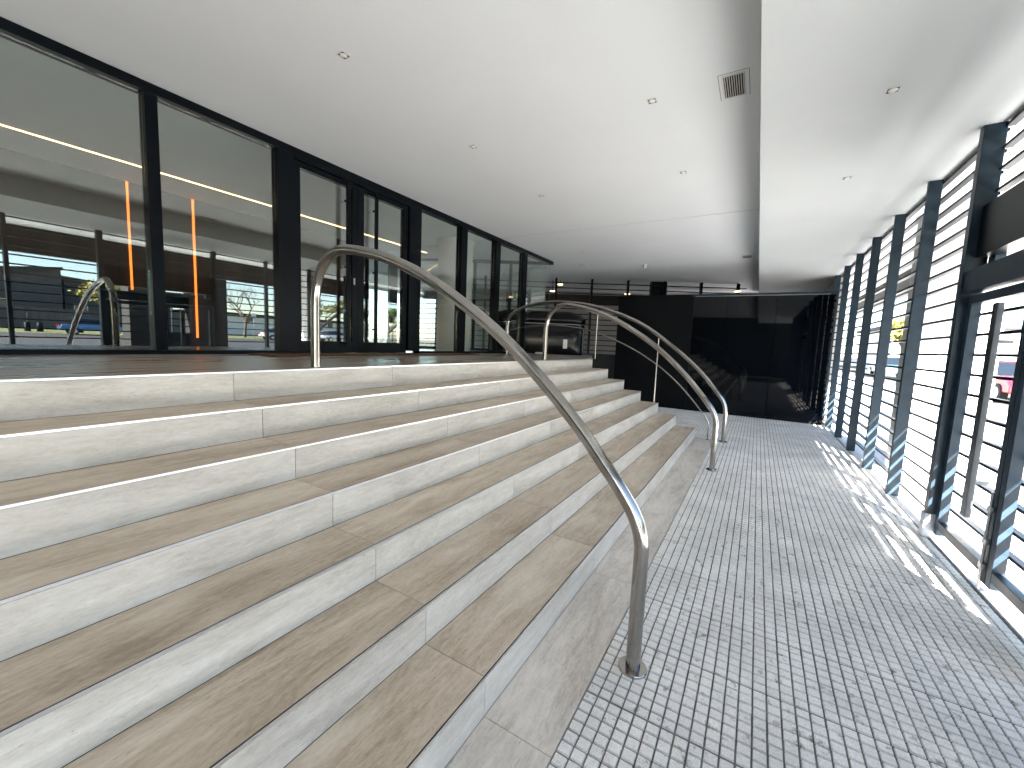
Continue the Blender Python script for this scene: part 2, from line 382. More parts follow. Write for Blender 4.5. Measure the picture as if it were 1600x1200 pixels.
# ============================================================ STAIRCASE
st = empty('staircase', 'wide beige stone staircase of seven steps with metal nosings', 'staircase', (3.4, 1.6, 0))
for k in range(7):
    yk = Y0-k*TRD; zk = LAND-k*RIS
    rb = MB(); slabs(rb, yk, yk+.012, zk-RIS+(.0087 if k == 6 else .0015), zk-.0112, -2.4, XE)
    rb.build('riser', RISER, st)
    if k > 0:
        tb = MB(); slabs(tb, yk+.008, yk+TRD-.0015, zk-.012, zk, -2.4, XE); tb.build('tread', TREAD, st)
    nb = MB(); nb.box(-2.4, XE, yk-.002, yk+.0018, zk-.0095, zk+.0006, b=.0004); nb.build('nosing', TRIM, st)
    gb = MB(); gb.box(-2.4, XE-.001, yk+.0019, yk+.0079, zk-.011, zk-.0005)
    gb.build('nosing_joint', TRIMD, st)
sb = MB()
for k in range(1, 7):
    yk = Y0-k*TRD; sb.box(-2.4, XE-.004, yk+.013, yk+TRD+.012, .0, LAND-k*RIS-.013)
sb.build('core', GROUT, st)
sf = MB()
for k in range(0, 7):
    yk = Y0-k*TRD
    sf.box(XE-.003, XE+.006, yk+.014, yk+TRD+(.0 if k else .0)+.012, .002, LAND-k*RIS-.0135)
sf.build('end_panel', RISER, st)

# ============================================================ HANDRAILS
RC = [(.345, -1.372), (.345, -1.1), (.345, -.90), (.350, -.80), (.385, -.700), (.452, -.602), (.542, -.492), (.669, -.345), (.873, -.146), (1.095, .038), (1.338, .198),
      (1.609, .346), (1.912, .462), (2.226, .530), (2.370, .522), (2.470, .462), (2.535, .372), (2.566, .26), (2.572, .12), (2.572, -.10), (2.572, -.226)]
def rail(x, label, big=False):
    t = empty('handrail', label, 'handrail', (x, .345, 0), 'curved steel handrails on the stairs')
    P = catmull([(x, y, z+H) for y, z in RC], 8) if not big else None
    if not big:
        MB().tube(P, .0305, 24).build('tube', STEEL, t)
        MB().lathe([(.0, .018), (.0315, .018), (.058, .017), (.060, .014), (.060, .006), (.0, .006)], (x, .345, 0), 32, False).build('base_flange', STEEL, t)
        MB().lathe([(.0, .006), (.040, .006), (.041, .001), (.0, .001)], (x, 2.572, LAND), 24, False).build('base_flange', STEEL, t)
    return t
rail(1.69, 'nearest curved stainless steel handrail, single tube rising from the pavement edge to the landing')
rail(5.17, 'middle curved stainless steel handrail, single tube without balusters')
t = rail(XE, 'farthest steel handrail at the end of the stairs, with thin lower rail and balusters', True)
B3 = [(.345, -1.372), (.345, -1.1), (.345, -.97), (.355, -.86), (.40, -.74), (.51, -.595), (.76, -.31), (1.19, .055), (1.75, .42), (2.40, .655), (2.9, .748), (3.26, .772), (3.62, .745), (3.95, .675),
      (4.15, .58), (4.255, .46), (4.28, .33), (4.28, .1), (4.28, -.226)]
MB().tube(catmull([(XE-.04, y, z+H) for y, z in B3], 8), .0300, 24).build('tube', STEEL, t)
B4 = [(.56, -1.372), (.56, -1.2), (.565, -1.12), (.61, -1.03), (.75, -.86), (1.04, -.55), (1.42, -.246), (1.95, .045), (2.61, .271), (3.24, .345), (3.8, .315), (4.25, .235)]
MB().tube(catmull([(XE-.04, y, z+H) for y, z in B4], 8), .0105, 12).build('lower_rail', STEEL, t)
MB().tube([(XE-.04, 2.45, LAND-.001), (XE-.04, 2.45, .66+H)], .0105, 12).build('baluster', STEEL, t)
MB().tube([(XE-.04, 1.40, LAND-4*RIS), (XE-.04, 1.40, .185+H)], .0105, 12).build('baluster', STEEL, t)
MB().lathe([(.0, .018), (.060, .017), (.060, .006), (.0, .006)], (XE-.04, .345, 0), 32, False).build('base_flange', STEEL, t)
MB().lathe([(.0, .012), (.028, .012), (.028, .006), (.0, .006)], (XE-.04, .56, 0), 24, False).build('base_flange', STEEL, t)

# ============================================================ CEILINGS
cl = MB()
XJ = 6.70
cl.box(-7, XJ-.008, DROP, 12.0, CEIL, CEIL+.3); cl.box(XJ+.008, 15.5, DROP, 14.0, CEIL, CEIL+.3)
MB().box(XJ-.0075, XJ+.0075, DROP+.01, 12, CEIL+.004, CEIL+.2).build('ceiling_joint', BLACKM, kind='structure')
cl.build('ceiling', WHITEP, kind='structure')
MB().box(-7, 15.5, -2.279, DROP-.002, LOW, LOW+.6).build('ceiling', PAINTDIM, kind='structure')
MB().box(-7.2, 17.5, -2.62, 14.0, CEIL+.31, CEIL+.8).build('roof_slab', CONC, kind='structure')

def spot(x, y, z, label):
    t = empty('recessed_spotlight', label, 'ceiling light', (x, y, z), 'small square recessed spotlights')
    f = MB(); a = .036; b_ = .029
    for q in ((-a, a, -a, -b_), (-a, a, b_, a), (-a, -b_, -b_, b_), (b_, a, -b_, b_)):
        f.box(x+q[0], x+q[1], y+q[2], y+q[3], z-.004, z-.0005)
    f.build('trim', CREAM, t)
    MB().box(x-b_, x+b_, y-b_, y+b_, z-.002, z-.0006).build('recess', BLACKM, t)
    l = MB(); l.lathe([(.0255, -.0032), (.020, -.0060), (.0, -.0064)], (x, y-.001, z), 20); l.build('reflector', SPOTM, t)
for (x, y, z, lb_) in ((1.99, 2.68, CEIL, 'square recessed spotlight on the raised ceiling nearest the big window panes'), (3.49, 2.66, CEIL, 'square recessed spotlight on the raised ceiling above the entrance doors, second of its row'),
    (5.01, 2.66, CEIL, 'square recessed spotlight in the row by the glass front, just before the ceiling joint'), (3.50, .90, CEIL, 'square recessed spotlight left of the slotted vent'),
    (5.01, .89, CEIL, 'square recessed spotlight in the middle of the raised ceiling beyond the slotted vent'), (3.52, -.575, LOW, 'larger looking recessed spotlight on the lower ceiling strip, nearest the camera'),
    (5.02, -.57, LOW, 'farther recessed spotlight on the lower ceiling strip by the louvres'), (8.32, 3.37, CEIL, 'tiny far spotlight on the ceiling past the joint line')):
    spot(x, y, z, lb_)
def vent(x0, x1, y0, y1, label, n=9):
    z = CEIL; t = empty('ceiling_vent', label, 'air vent', ((x0+x1)/2, (y0+y1)/2, z), 'square slotted ceiling vents')
    f = MB(); w_ = .010
    f.box(x0, x1, y0, y0+w_, z-.006, z-.0008, b=.001); f.box(x0, x1, y1-w_, y1, z-.006, z-.0008, b=.001)
    f.box(x0, x0+w_, y0+w_, y1-w_, z-.006, z-.0008); f.box(x1-w_, x1, y0+w_, y1-w_, z-.006, z-.0008); f.build('frame', CREAM, t)
    MB().box(x0+w_, x1-w_, y0+w_, y1-w_, z-.0016, z-.0009).build('duct', BLACKM, t)
    s = MB(); H_ = (y1-y0-2*w_)/n
    for i in range(n):
        yy_ = y0+w_+H_*(i+.25); s.box(x0+w_, x1-w_, yy_, yy_+H_*.27, z-.007, z-.0018)
    s.build('slats', CREAM, t)
    # hairline of the surrounding access panel
    o = MB(); e = .020
    for q in ((x0-e, x1+e, y1+e, y1+e+.003), (x0-e, x1+e, y0-e-.003, y0-e), (x0-e-.003, x0-e, y0-e, y1+e)):
        o.box(q[0], q[1], q[2], q[3], z-.0012, z-.0004)
    o.build('panel_joint', GROUT, t)
vent(3.425, 3.725, .248, .402, 'slotted ceiling vent nearest the camera, beside the ceiling step')
vent(9.75, 10.0, .28, .46, 'small distant ceiling vent beside the ceiling step, above the black wall')
vent(9.55, 9.83, 3.80, 4.05, 'small distant ceiling vent between the glass corner and the security camera')
t = empty('security_camera', 'small white dome security camera hanging from the far ceiling', 'security camera', (10.02, 2.47, CEIL))
MB().lathe([(.0, -.03), (.055, -.03), (.06, -.02), (.06, -.001), (0, -.001)], (10.02, 2.47, CEIL), 24).build('base', CAM, t)
MB().lathe([(.0, -.085), (.025, -.08), (.042, -.06), (.048, -.031)], (10.02, 2.47, CEIL), 24).build('dome', GLOSSB, t)
MB().tube([(10.02, 2.47, CEIL-.04), (9.96, 2.44, CEIL-.075)], .034, 16).build('housing', CAM, t)

# ============================================================ GLASS FACADE
fa = empty('glass_facade', 'black framed glass front with double doors on the stair landing', 'glass facade', (4, YG, LAND))
FZ0 = LAND-.012; FZ1 = CEIL-.001
def mull(x0, x1, parent=fa, dy=.06):
    MB().box(x0, x1, YG-dy, YG+dy, FZ0+.05, FZ1-.075, b=.002).build('mullion', FRAME, parent)
MB().box(-3, 9.05, YG-.065, YG+.065, FZ1-.074, FZ1, b=.002).build('top_rail', FRAME, fa)
for a, b_ in ((-3, 2.65), (4.58, 9.05)):
    MB().box(a, b_, YG-.065, YG+.065, FZ0, FZ0+.049, b=.002).build('bottom_rail', FRAME, fa)
for a, b_ in ((-1.62, -1.53), (-.06, .03), (1.42, 1.505), (2.48, 2.645), (4.345, 4.58), (5.53, 5.69), (6.58, 6.73), (7.63, 7.79)):
    mull(a, b_)
for a, b_ in ((-3, -1.62), (-1.53, -.06), (.03, 1.42), (1.505, 2.48), (4.58, 5.53), (5.69, 6.58), (6.73, 7.63), (7.79, 9.045)):
    MB().box(a+.001, b_-.001, YG-.006, YG+.006, FZ0+.05, FZ1-.075).build('glass_pane', PANE, fa)
# doors
MB().box(2.646, 4.344, YG-.06, YG+.06, 3.232, FZ1-.0745).build('door_header', FRAME, fa)
MB().box(2.646, 4.344, YG-.05, YG+.05, FZ0, FZ0+.018).build('threshold', FRAME, fa)
for (a, b_, s) in ((2.655, 3.493, 1), (3.497, 4.335, -1)):
    d = MB(); w_ = .085; z0 = FZ0+.022; z1 = 3.228
    d.box(a, a+w_, YG-.03, YG+.03, z0, z1, b=.002); d.box(b_-w_, b_, YG-.03, YG+.03, z0, z1, b=.002)
    d.box(a+w_+.0005, b_-w_-.0005, YG-.029, YG+.029, z0, z0+.14); d.box(a+w_+.0005, b_-w_-.0005, YG-.029, YG+.029, z1-.06, z1)
    door = d.build('door', FRAME, fa)
    MB().box(a+w_+.001, b_-w_-.001, YG-.006, YG+.006, z0+.1405, z1-.0605).build('glass_pane', PANE, door)
    hx = 3.275 if s > 0 else 3.70
    h = MB().box(hx, hx+.045, YG-.105, YG-.08, z0+.1, z1-.03, b=.002)
    for zz_ in (z0+.3, 2.2, z1-.25): h.box(hx+.012, hx+.033, YG-.0795, YG-.0065 if False else YG-.031, zz_, zz_+.02)
    h.build('pull_handle', FRAME, door)
    if s > 0:
        MB().box(3.425, 3.445, YG-.036, YG-.0305, 2.02, 2.10, b=.002).build('lock_plate', BOLT, door)
MB().box(2.1, 5.45, 3.88, 4.30, LAND+.001, LAND+.014, b=.004).build('door_mat', COIR)
tag(bpy.data.objects['door_mat'], 'long reddish brown coir mat in front of the glass doors', 'door mat')

# return wall of the glass corner along the oblique axis
rw = empty('glass_return_wall', 'dark framed glass wall running back from the facade corner', 'glass wall', (9.05, 4.6, LAND))
U2 = Vector((-.469, .883, 0)); C0 = Vector((9.03, 4.53, 0))
ang = math.atan2(U2.y, U2.x); MR = Matrix.Translation(C0) @ Matrix.Rotation(ang, 4, 'Z')
def rbox(mb, s0, s1, d0, d1, z0, z1): return mb.box(s0, s1, d0, d1, z0, z1, M=MR)
rbox(MB(), .02, 6.0, -.03, .03, FZ1-.07, FZ1).build('top_rail', FRAME, rw)
rbox(MB(), .02, 6.0, -.03, .03, FZ0, FZ0+.06).build('bottom_rail', FRAME, rw)
for s in (.85, 1.72, 3.2, 4.6): rbox(MB(), s, s+.07, -.035, .035, FZ0+.06, FZ1-.07).build('mullion', FRAME, rw)
for a, b_ in ((.02, .85), (.92, 1.72), (1.79, 3.2), (3.27, 4.6), (4.67, 6)):
    rbox(MB(), a+.001, b_-.001, -.005, .005, FZ0+.061, FZ1-.071).build('glass_pane', PANE, rw)

# ============================================================ LOBBY (seen through the panes)
MB().box(-6.5, 6.4, YG+.08, 7.55, LAND-.05, LAND-.004).build('lobby_floor', LOBBYF, kind='structure')
MB().prism([(6.41, YG+.08), (9.0, YG+.08), (6.41, 9.3)], LAND-.05, LAND-.004).build('lobby_floor', LOBBYF, kind='structure')
t = tag(MB().box(-6.5, 5.7, 7.56, 7.75, LAND-.05, CEIL-.001).build('lobby_wall', WOODD), 'dark wood wall at the back of the lobby with glowing upright strips', 'wall')
tag(MB().box(-6.8, -6.6, YG, 7.75, 0, CEIL-.001).build('lobby_side_wall', WOODD), 'dark side wall closing the lobby beyond the left edge', 'wall')
tag(MB().box(-1.5, 7.17, 6.69, 6.715, CEIL-.008, CEIL-.0006).build('light_strip', LEDW), 'long thin warm light line on the lobby ceiling parallel to the facade', 'light strip')
tag(MB().box(2.20, 2.222, 7.54, 7.558, 1.75, CEIL-.003).build('light_strip', LEDO), 'orange upright light strip behind the first window pane', 'light strip', 'upright orange lobby strips')
tag(MB().box(2.955, 2.98, 7.54, 7.558, 1.25, CEIL-.003).build('light_strip', LEDO), 'orange upright light strip behind the second window pane', 'light strip', 'upright orange lobby strips')
t = empty('lobby_column', 'round pale column inside the lobby behind the glass', 'column', (6.59, 5.38, LAND))
MB().lathe([(.345, 0), (.345, CEIL-LAND-.001)], (6.59, 5.38, LAND), 48).build('shaft', PALE, t)
MB().lathe([(.0, CEIL-LAND-.055), (.375, CEIL-LAND-.055), (.375, CEIL-LAND-.0015)], (6.59, 5.38, LAND), 48).build('collar', PALE, t)
t = empty('reception_desk', 'low dark reception desk inside the lobby', 'desk', (1.4, 6.6, LAND))
MB().box(.3, 2.4, 6.3, 6.8, LAND-.003, LAND+.62, b=.01).build('front', BLACKM, t)
MB().box(.25, 2.45, 6.25, 6.85, LAND+.621, LAND+.65, b=.004).build('top', BRONZE, t)
t = empty('lobby_partition', 'dark framed inner glass partition beside the round column', 'partition', (6.2, 7.0, LAND))
for x in (5.75, 6.55): MB().box(x, x+.22, 7.2, 7.28, LAND-.003, CEIL-.35, b=.003).build('post', FRAME, t)
MB().box(5.971, 6.549, 7.235, 7.245, LAND, CEIL-.36).build('glass_pane', PANE, t)

# ============================================================ BLACK WALL
bw = empty('black_wall', 'black partition wall closing the walkway, half matte and half mirror glossy', 'wall', (10.1, .9, 0))
WT = 2.625
MB().box(10.06, 10.25, 1.3705, 3.05, -.004, WT-.002, b=.002).build('matte_panel', BLACKM, bw)
MB().box(10.09, 10.24, -1.205, 1.369, 0, WT-.07).build('core', BLACKM, bw)
for y0, y1 in ((-1.20, -.245), (-.24, .665), (.67, 1.33)):
    MB().box(10.052, 10.085, y0+.001, y1-.001, .05, WT-.062).build('glossy_panel', BGLASS, bw)
MB().box(10.045, 10.251, -1.20, 1.3305, -.004, .049).build('base_strip', BLACKM, bw)
MB().box(10.04, 10.252, -1.215, 1.3695, WT-.061, WT, b=.002).build('top_trim', FIN, bw)
MB().box(10.036, 10.0395, -1.10, 1.30, WT-.058, WT-.048).build('edge_line', BOLT, bw)
MB().box(10.046, 10.2515, 1.3311, 1.3699, -.003, WT-.062).build('side_trim', BLACKM, bw)

# ============================================================ LOUVRE SCREENS ALONG THE STREET
ZS = [.130+.1445*k for k in range(21)]
def fin(x, parent, z1=LOW-.001, t=.018, y0=-1.326, y1=-1.231):
    # steel fin: flat plate with a small return flange at the inner edge
    b = MB().box(x, x+.05, y0, y1, .011, z1, b=.002); b.build('fin', FIN, parent)
def slats(x0, x1, parent, zs=ZS, y0=-1.378, y1=-1.333):
    b = MB()
    for z in zs: b.box(x0, x1, y0, y1, z-.010, z+.010)
    b.build('slats', SLAT, parent)
s1 = empty('louvre_screen', 'louvre screen of blue grey fins and dark slats from the gate to the black wall', 'louvre screen', (7, -1.3, 0))
for x in (5.40, 6.49, 7.58, 8.67, 9.76): fin(x, s1)
for a in (4.37, 5.425, 6.515, 7.605, 8.695):
    slats(a+.001, a+1.089 if a > 5 else 5.424, s1)
slats(9.786, 10.9, s1); MB().box(10.86, 10.91, -1.331, -1.228, .011, LOW-.001).build('fin', FIN, s1)
s2 = empty('louvre_screen', 'louvre screen nearer than the gate, seen only reflected in the windows', 'louvre screen', (0, -1.3, 0))
for x in (1.46, .37, -.72, -1.81, -2.9): fin(x, s2)
slats(-2.95, 2.52, s2)
# gate portal
gp = empty('gate_portal', 'dark steel gate frame with deep header over the double louvre gate', 'gate frame', (3.45, -1.3, 0))
MB().box(4.30, 4.368, -1.345, -1.228, .011, LOW-.001, b=.002).build('post', FIN, gp)
MB().box(2.525, 2.60, -1.345, -1.228, .011, LOW-.001, b=.002).build('post', FIN, gp)
MB().box(2.601, 4.299, -1.43, -1.28, H+.745, H+1.105, b=.003).build('header_box', FRAME, gp)
MB().box(2.601, 4.299, -1.36, -1.24, H+.49, H+.65, b=.003).build('lintel', FIN, gp)
slats(2.601, 4.299, gp, [z for z in ZS if z > H+1.16])
MB().box(4.20, 4.299, -1.40, -1.347, H+.651, H+.744).build('bracket', FIN, gp)
# base plates of the jamb
MB().box(4.295, 4.375, -1.36, -1.215, .0105, .20, b=.003).build('base_plate', simple('galvanised', (.28, .31, .35), .5, .3), gp)
def leaf(x0, x1, label, bolt):
    g_ = empty('louvre_gate', label, 'gate', ((x0+x1)/2, -1.3, 0), 'double louvre gate leaves')
    f = MB(); y0, y1 = -1.33, -1.275
    f.box(x0, x0+.055, y0, y1, .06, H+.47, b=.002); f.box(x1-.055, x1, y0, y1, .06, H+.47, b=.002)
    f.box(x0+.0555, x1-.0555, y0+.001, y1-.001, .105, .165, b=.002); f.box(x0+.0555, x1-.0555, y0+.001, y1-.001, H+.41, H+.47, b=.002)
    f.build('frame', FIN, g_)
    slats(x0+.002, x1-.002, g_, [z for z in ZS if .2 < z < H+.40], -1.372, -1.332)
    if bolt:
        b = MB().box(x0+.245, x0+.315, -1.262, -1.232, .38, H+.37, b=.002)
        for z in (.6, 1.5): b.box(x0+.27, x0+.295, -1.2499-.08+.0 if False else -1.331, -1.2621, z, z+.025)
        b.build('pull_bar', simple('grey_bar', (.10, .11, .12), .35, .6), g_)
        d = MB().tube([(x0+.028, -1.262, .015), (x0+.028, -1.262, .62)], .008, 10); d.build('drop_bolt', BOLT, g_)
        for z in (.15, .30, .5): MB().box(x0+.010, x0+.046, -1.2745, -1.253, z, z+.03).build('bolt_keeper', BOLT, g_)
    return g_
leaf(3.46, 4.285, 'louvre gate leaf with tall flat pull bar and drop bolt', True)
leaf(2.615, 3.452, 'louvre gate leaf nearer the camera, without pull bar', False)

# canopy edge and piers outside
tag(MB().box(-7, 15.5, -2.40, -2.28, H+1.215, LOW+.6, b=.003).build('canopy_beam', BRONZE), 'dark brown beam along the outer edge of the canopy', 'beam')
tag(MB().box(6.60, 6.82, -2.27, -1.50, .0, LOW-.001, b=.01).build('pier', WHITEW), 'white square pier just outside the louvres, sunlit on its lower part', 'pier', 'white piers outside the louvres')
tag(MB().box(-.08, .14, -2.27, -1.50, .0, LOW-.001, b=.01).build('pier', WHITEW), 'white square pier outside the near louvres, seen only in reflections', 'pier', 'white piers outside the louvres')
tag(MB().box(-7.2, -7.0, -2.4, 4.4, 0, CEIL).build('end_wall', GREYG), 'dark wall behind the camera, reflected in the glossy black wall', 'wall')
tag(MB().box(10.95, 15.4, -1.45, -1.30, 0, LOW).build('end_wall', CONC), 'grey wall behind the black partition on the street side', 'wall')
tag(MB().box(-6.99, -3.0, YG-.05, YG+.05, 0, CEIL-.001).build('end_wall', WHITEW), 'white wall left of the window front, outside the picture', 'wall')

# ============================================================ REAR OBLIQUE SCREEN
rs = empty('rear_louvre_screen', 'dark slatted screen running obliquely behind the black wall and glass corner', 'louvre screen', (12.5, 3, 0))
ra = math.atan2(U.y, U.x); RM = Matrix.Translation(PS) @ Matrix.Rotation(ra, 4, 'Z')
for i in range(-4, 6):
    s = .0 + i*1.055 - .17
    MB().box(s, s+.06, -.05, .05, 0.0, CEIL-.002, M=RM).build('post', FRAME, rs)
MB().box(2.68, 3.12, .06, .3, 0, CEIL-.002, M=RM).build('wide_post', FRAME, rs)
b = MB()
for k in range(15):
    z = LAND+.09+.152*k
    b.box(-4.3, 5.4, .051, .085, z-.013, z+.013, M=RM)
b.build('slats', SLAT, rs)
tag(MB().box(-4.3, 5.4, -.06, .12, -.01, LAND-.01, M=RM).build('low_wall', GREYG), 'low grey green wall under the rear slatted screen', 'wall')
# what is behind it
tag(MB().box(-4.5, 9.0, 3.0, 3.2, 0, CEIL+.4, M=RM).build('backdrop_wall', simple('garage_wall', (.40, .36, .35), .8, 0, .1, 2, .1, 30)), 'pale grey wall behind the rear slatted screen', 'wall')
tag(MB().box(-4.5, 6, 1.2, 1.4, 2.72, 3.02, M=RM).build('lintel_beam', BRONZE), 'brown lintel beam behind the rear slatted screen', 'beam')
for (s, d, z, lb_) in ((.0, .35, 3.21, 'warm lamp behind the glass corner, upper of two'), (-.22, .5, 3.02, 'warm lamp behind the glass corner, lower of two'), (2.05, .4, 3.0, 'warm lamp behind the slats above the matte black wall'), (5.0, -.25, 3.10, 'warm lamp beside the ceiling step above the glossy wall')):
    p_ = RM @ Vector((s, d, z))
    t = empty('wall_lamp', lb_, 'lamp', p_, 'warm lamps behind the rear screen')
    MB().lathe([(0, -.018), (.07, -.018), (.085, .0), (0, .0)], p_, 20).build('diffuser', LAMPW, t)
    MB().lathe([(0, .001), (.09, .001), (.09, .03), (0, .03)], p_, 20).build('housing', BOLT, t)
    MB().box(p_.x-.01, p_.x+.01, p_.y-.01, p_.y+.01, p_.z+.03, CEIL-.001 if s > 4 else CEIL-.001).build('stem', FRAME, t)

# black lacquered booth behind the far rail
bo = empty('booth', 'black glossy rounded booth with a paper notice behind the far handrail', 'booth', (9.3, 4.3, LAND))
BC = Vector((8.75, 3.72, LAND)); BA = math.atan2(.883, -.469)
BM_ = Matrix.Translation(BC) @ Matrix.Rotation(BA, 4, 'Z')
def stadium(L_, r_, n=14):
    return [(L_+r_*math.cos(a), r_*math.sin(a)) for a in [-math.pi/2+math.pi*i/n for i in range(n+1)]] + [(r_*math.cos(a), r_*math.sin(a)) for a in [math.pi/2+math.pi*i/n for i in range(n+1)]]
def ring_stack(levels):
    vs = []; fs = []
    for z, L_, r_ in levels: vs += [tuple(BM_ @ Vector((x+(1.5-L_)/2, y, z))) for x, y in stadium(L_, r_)]
    n = 30
    for i in range(len(levels)-1): fs += [(i*n+k, i*n+(k+1) % n, (i+1)*n+(k+1) % n, (i+1)*n+k) for k in range(n)]
    m_ = MB(); m_.add(vs, fs, 0, True); m_.add(vs[-n:], [list(range(n))]); return m_
ring_stack([(.0, 1.5, .30), (.03, 1.5, .31), (.66, 1.5, .31), (.68, 1.5, .30)]).build('body', GLOSSB, bo)
ring_stack([(.685, 1.5, .295), (.70, 1.5, .33), (.80, 1.5, .33), (.90, 1.42, .27), (.96, 1.25, .17), (.975, 1.1, .08)]).build('top', GLOSSB, bo)
ring_stack([(.672, 1.5, .316), (.682, 1.5, .318), (.684, 1.5, .30)]).build('trim_line', BOLT, bo)
q = BC + Vector((-.1, -.31, 0))
def on_booth(a, z0, z1, wd, m_, nm, rr=.313):
    vs = []; 
    for i in range(7):
        t_ = a + wd*(i/6-.5)
        for z in (z0, z1): vs.append(tuple(BM_ @ Vector((rr*math.cos(t_), rr*math.sin(t_), z))))
    k = MB(); k.add(vs, [(2*i, 2*i+2, 2*i+3, 2*i+1) for i in range(6)]); 
    o = k.build(nm, m_, bo); md = o.modifiers.new('s', 'SOLIDIFY'); md.thickness = .002; return o
MB().box(.09, .18, .3112, .3135, .14, .34, M=BM_).build('notice', PAPER, bo)
on_booth(R(150), .03, .60, .16, simple('satin_strip', (.45, .46, .48), .4, .8), 'steel_strip', .316)
on_booth(R(128), .05, .56, .30, CARG, 'window', .3135)
tag(MB().box(8.0, 8.9, 4.10, 4.22, LAND+.0, LAND+.035, b=.004).build('threshold_strip', CREAM), 'short white kerb strip on the landing before the booth', 'kerb strip')

# ============================================================ STREET (seen through louvres and mirrored in the glass)
def gz(y):
    P = list(zip(ys, zs))
    for (a, za), (b_, zb) in zip(P, P[1:]):
        if b_ <= y <= a: return za+(zb-za)*(a-y)/(a-b_)
    return 0
# paling fence
fe = empty('paling_fence', 'long weathered grey paling fence on the grass bank across the road', 'fence', (5, -52, .78))
b = MB(); x = -22
while x < 15.8:
    b.box(x, x+.13, -52.02, -51.98, .7, 2.86+rng.uniform(-.03, .03)); x += .145
b.build('palings', PALIN, fe)
for i in range(14): MB().box(-22+i*2.9, -21.88+i*2.9, -52.15, -52.03, .7, 2.7).build('post', PALIN, fe)
MB().box(-22, 15.8, -52.06, -52.025, 2.3, 2.4).build('rail', PALIN, fe)
def house(x0, x1, y0, y1, z0, eave_l, eave_r, label, roofm=ROOF, wallm=HOUSE, wins=3):
    h = empty('house', label, 'house', ((x0+x1)/2, y1, z0))
    vs = [(x0, y0, z0), (x1, y0, z0), (x1, y1, z0), (x0, y1, z0), (x0, y0, eave_l), (x1, y0, eave_r), (x1, y1, eave_r), (x0, y1, eave_l)]
    MB().add(vs, [(3, 2, 1, 0), (4, 5, 6, 7), (0, 1, 5, 4), (1, 2, 6, 5), (2, 3, 7, 6), (3, 0, 4, 7)]).build('wall', wallm, h)
    o = .5; dz = .35; s_ = (eave_r-eave_l)/(x1-x0)
    vs = [(x, y, (eave_l+s_*(x-x0))+z) for z in (.01, dz) for x, y in ((x0-o, y0-o), (x1+.1, y0-o), (x1+.1, y1+o), (x0-o, y1+o))]
    MB().add(vs, [(3, 2, 1, 0), (4, 5, 6, 7), (0, 1, 5, 4), (1, 2, 6, 5), (2, 3, 7, 6), (3, 0, 4, 7)]).build('roof', roofm, h)
    for i in range(wins):
        cx = x0+(i+.5)*(x1-x0)/wins; zb = z0+1.7
        w_ = MB(); w_.box(cx-.6, cx+.6, y1+.002, y1+.06, zb, zb+1.3); wo = w_.build('window_frame', CREAM, h)
        MB().box(cx-.5, cx+.5, y1+.061, y1+.07, zb+.1, zb+1.2).build('window_glass', CARG, wo)
    return h
house(-12, 14, -70, -60, .8, 3.6, 7.4, 'long dark grey house with sloping roof behind the paling fence')
house(14.6, 25, -72, -62, .8, 6.6, 5.6, 'house with pale slate roof right of the sloping roofed one', simple('pale_roof', (.14, .145, .16), .8), HOUSE, 4)
house(27, 60, -75, -60, .8, 3.8, 3.6, 'low white building beyond the bare tree', ROOF, CREAM, 7)
hz = house(58, 74, -22, -12, 0, 4.6, 4.6, 'white low building down the street seen between the louvre fins', ROOF, CREAM, 4)
def kiosk():
    k = empty('kiosk', 'dark brick kiosk with slit window openings across the walkway', 'kiosk', (7.7, -12, 0))
    b = MB(); y0, y1 = -12.8, -12
    for a, e, z0, z1 in ((6.0, 6.75, 0, 5.2), (8.05, 9.4, 0, 5.2), (6.75, 8.05, 0, 1.0), (6.75, 8.05, 3.15, 5.2), (6.75, 8.05, 2.35, 2.85), (7.3, 8.05, 1.0, 1.2)):
        b.box(a, e-.001, y0, y1, z0, z1-.001)
    b.build('wall', DARKBR, k)
    MB().box(5.7, 9.7, -13.1, -11.7, 5.2, 5.4).build('roof', BLACKM, k)
    b = MB()
    for i in range(4): b.box(6.8+i*.32, 6.83+i*.32, -12.4, -12.37, 1.0, 2.349)
    b.build('bars', BOLT, k)
kiosk()
def post(x, y, h, label, r_=.05, m_=BOLT, grp=None):
    t = empty('sign_post', label, 'post', (x, y, gz(y)), grp)
    MB().tube([(x, y, gz(y)-.05), (x, y, gz(y)+h)], r_, 10).build('pole', m_, t)
    MB().box(x-.28, x+.28, y+r_, y+r_+.02, gz(y)+h-.6, gz(y)+h-.1, b=.01).build('plate', CREAM, t)
post(13.4, -33, 2.9, 'steel sign post on the far side of the road, left of the kiosk gap', .06)
post(26.9, -44.5, 3.2, 'steel sign post beside the bare tree', .06)
for i, (x, lb_) in enumerate(((9.0, 'short dark bollard before the paling fence, leftmost of three'), (9.75, 'short dark bollard before the paling fence, middle of three'), (12.3, 'short dark bollard nearest the blue car'))):
    t = MB().lathe([(.0, .9), (.16, .88), (.2, .82), (.2, 0)], (x, -46.5, gz(-46.5)-.05), 16).build('bollard', BLACKM)
    tag(t, lb_, 'bollard', 'bollards on the grass bank')

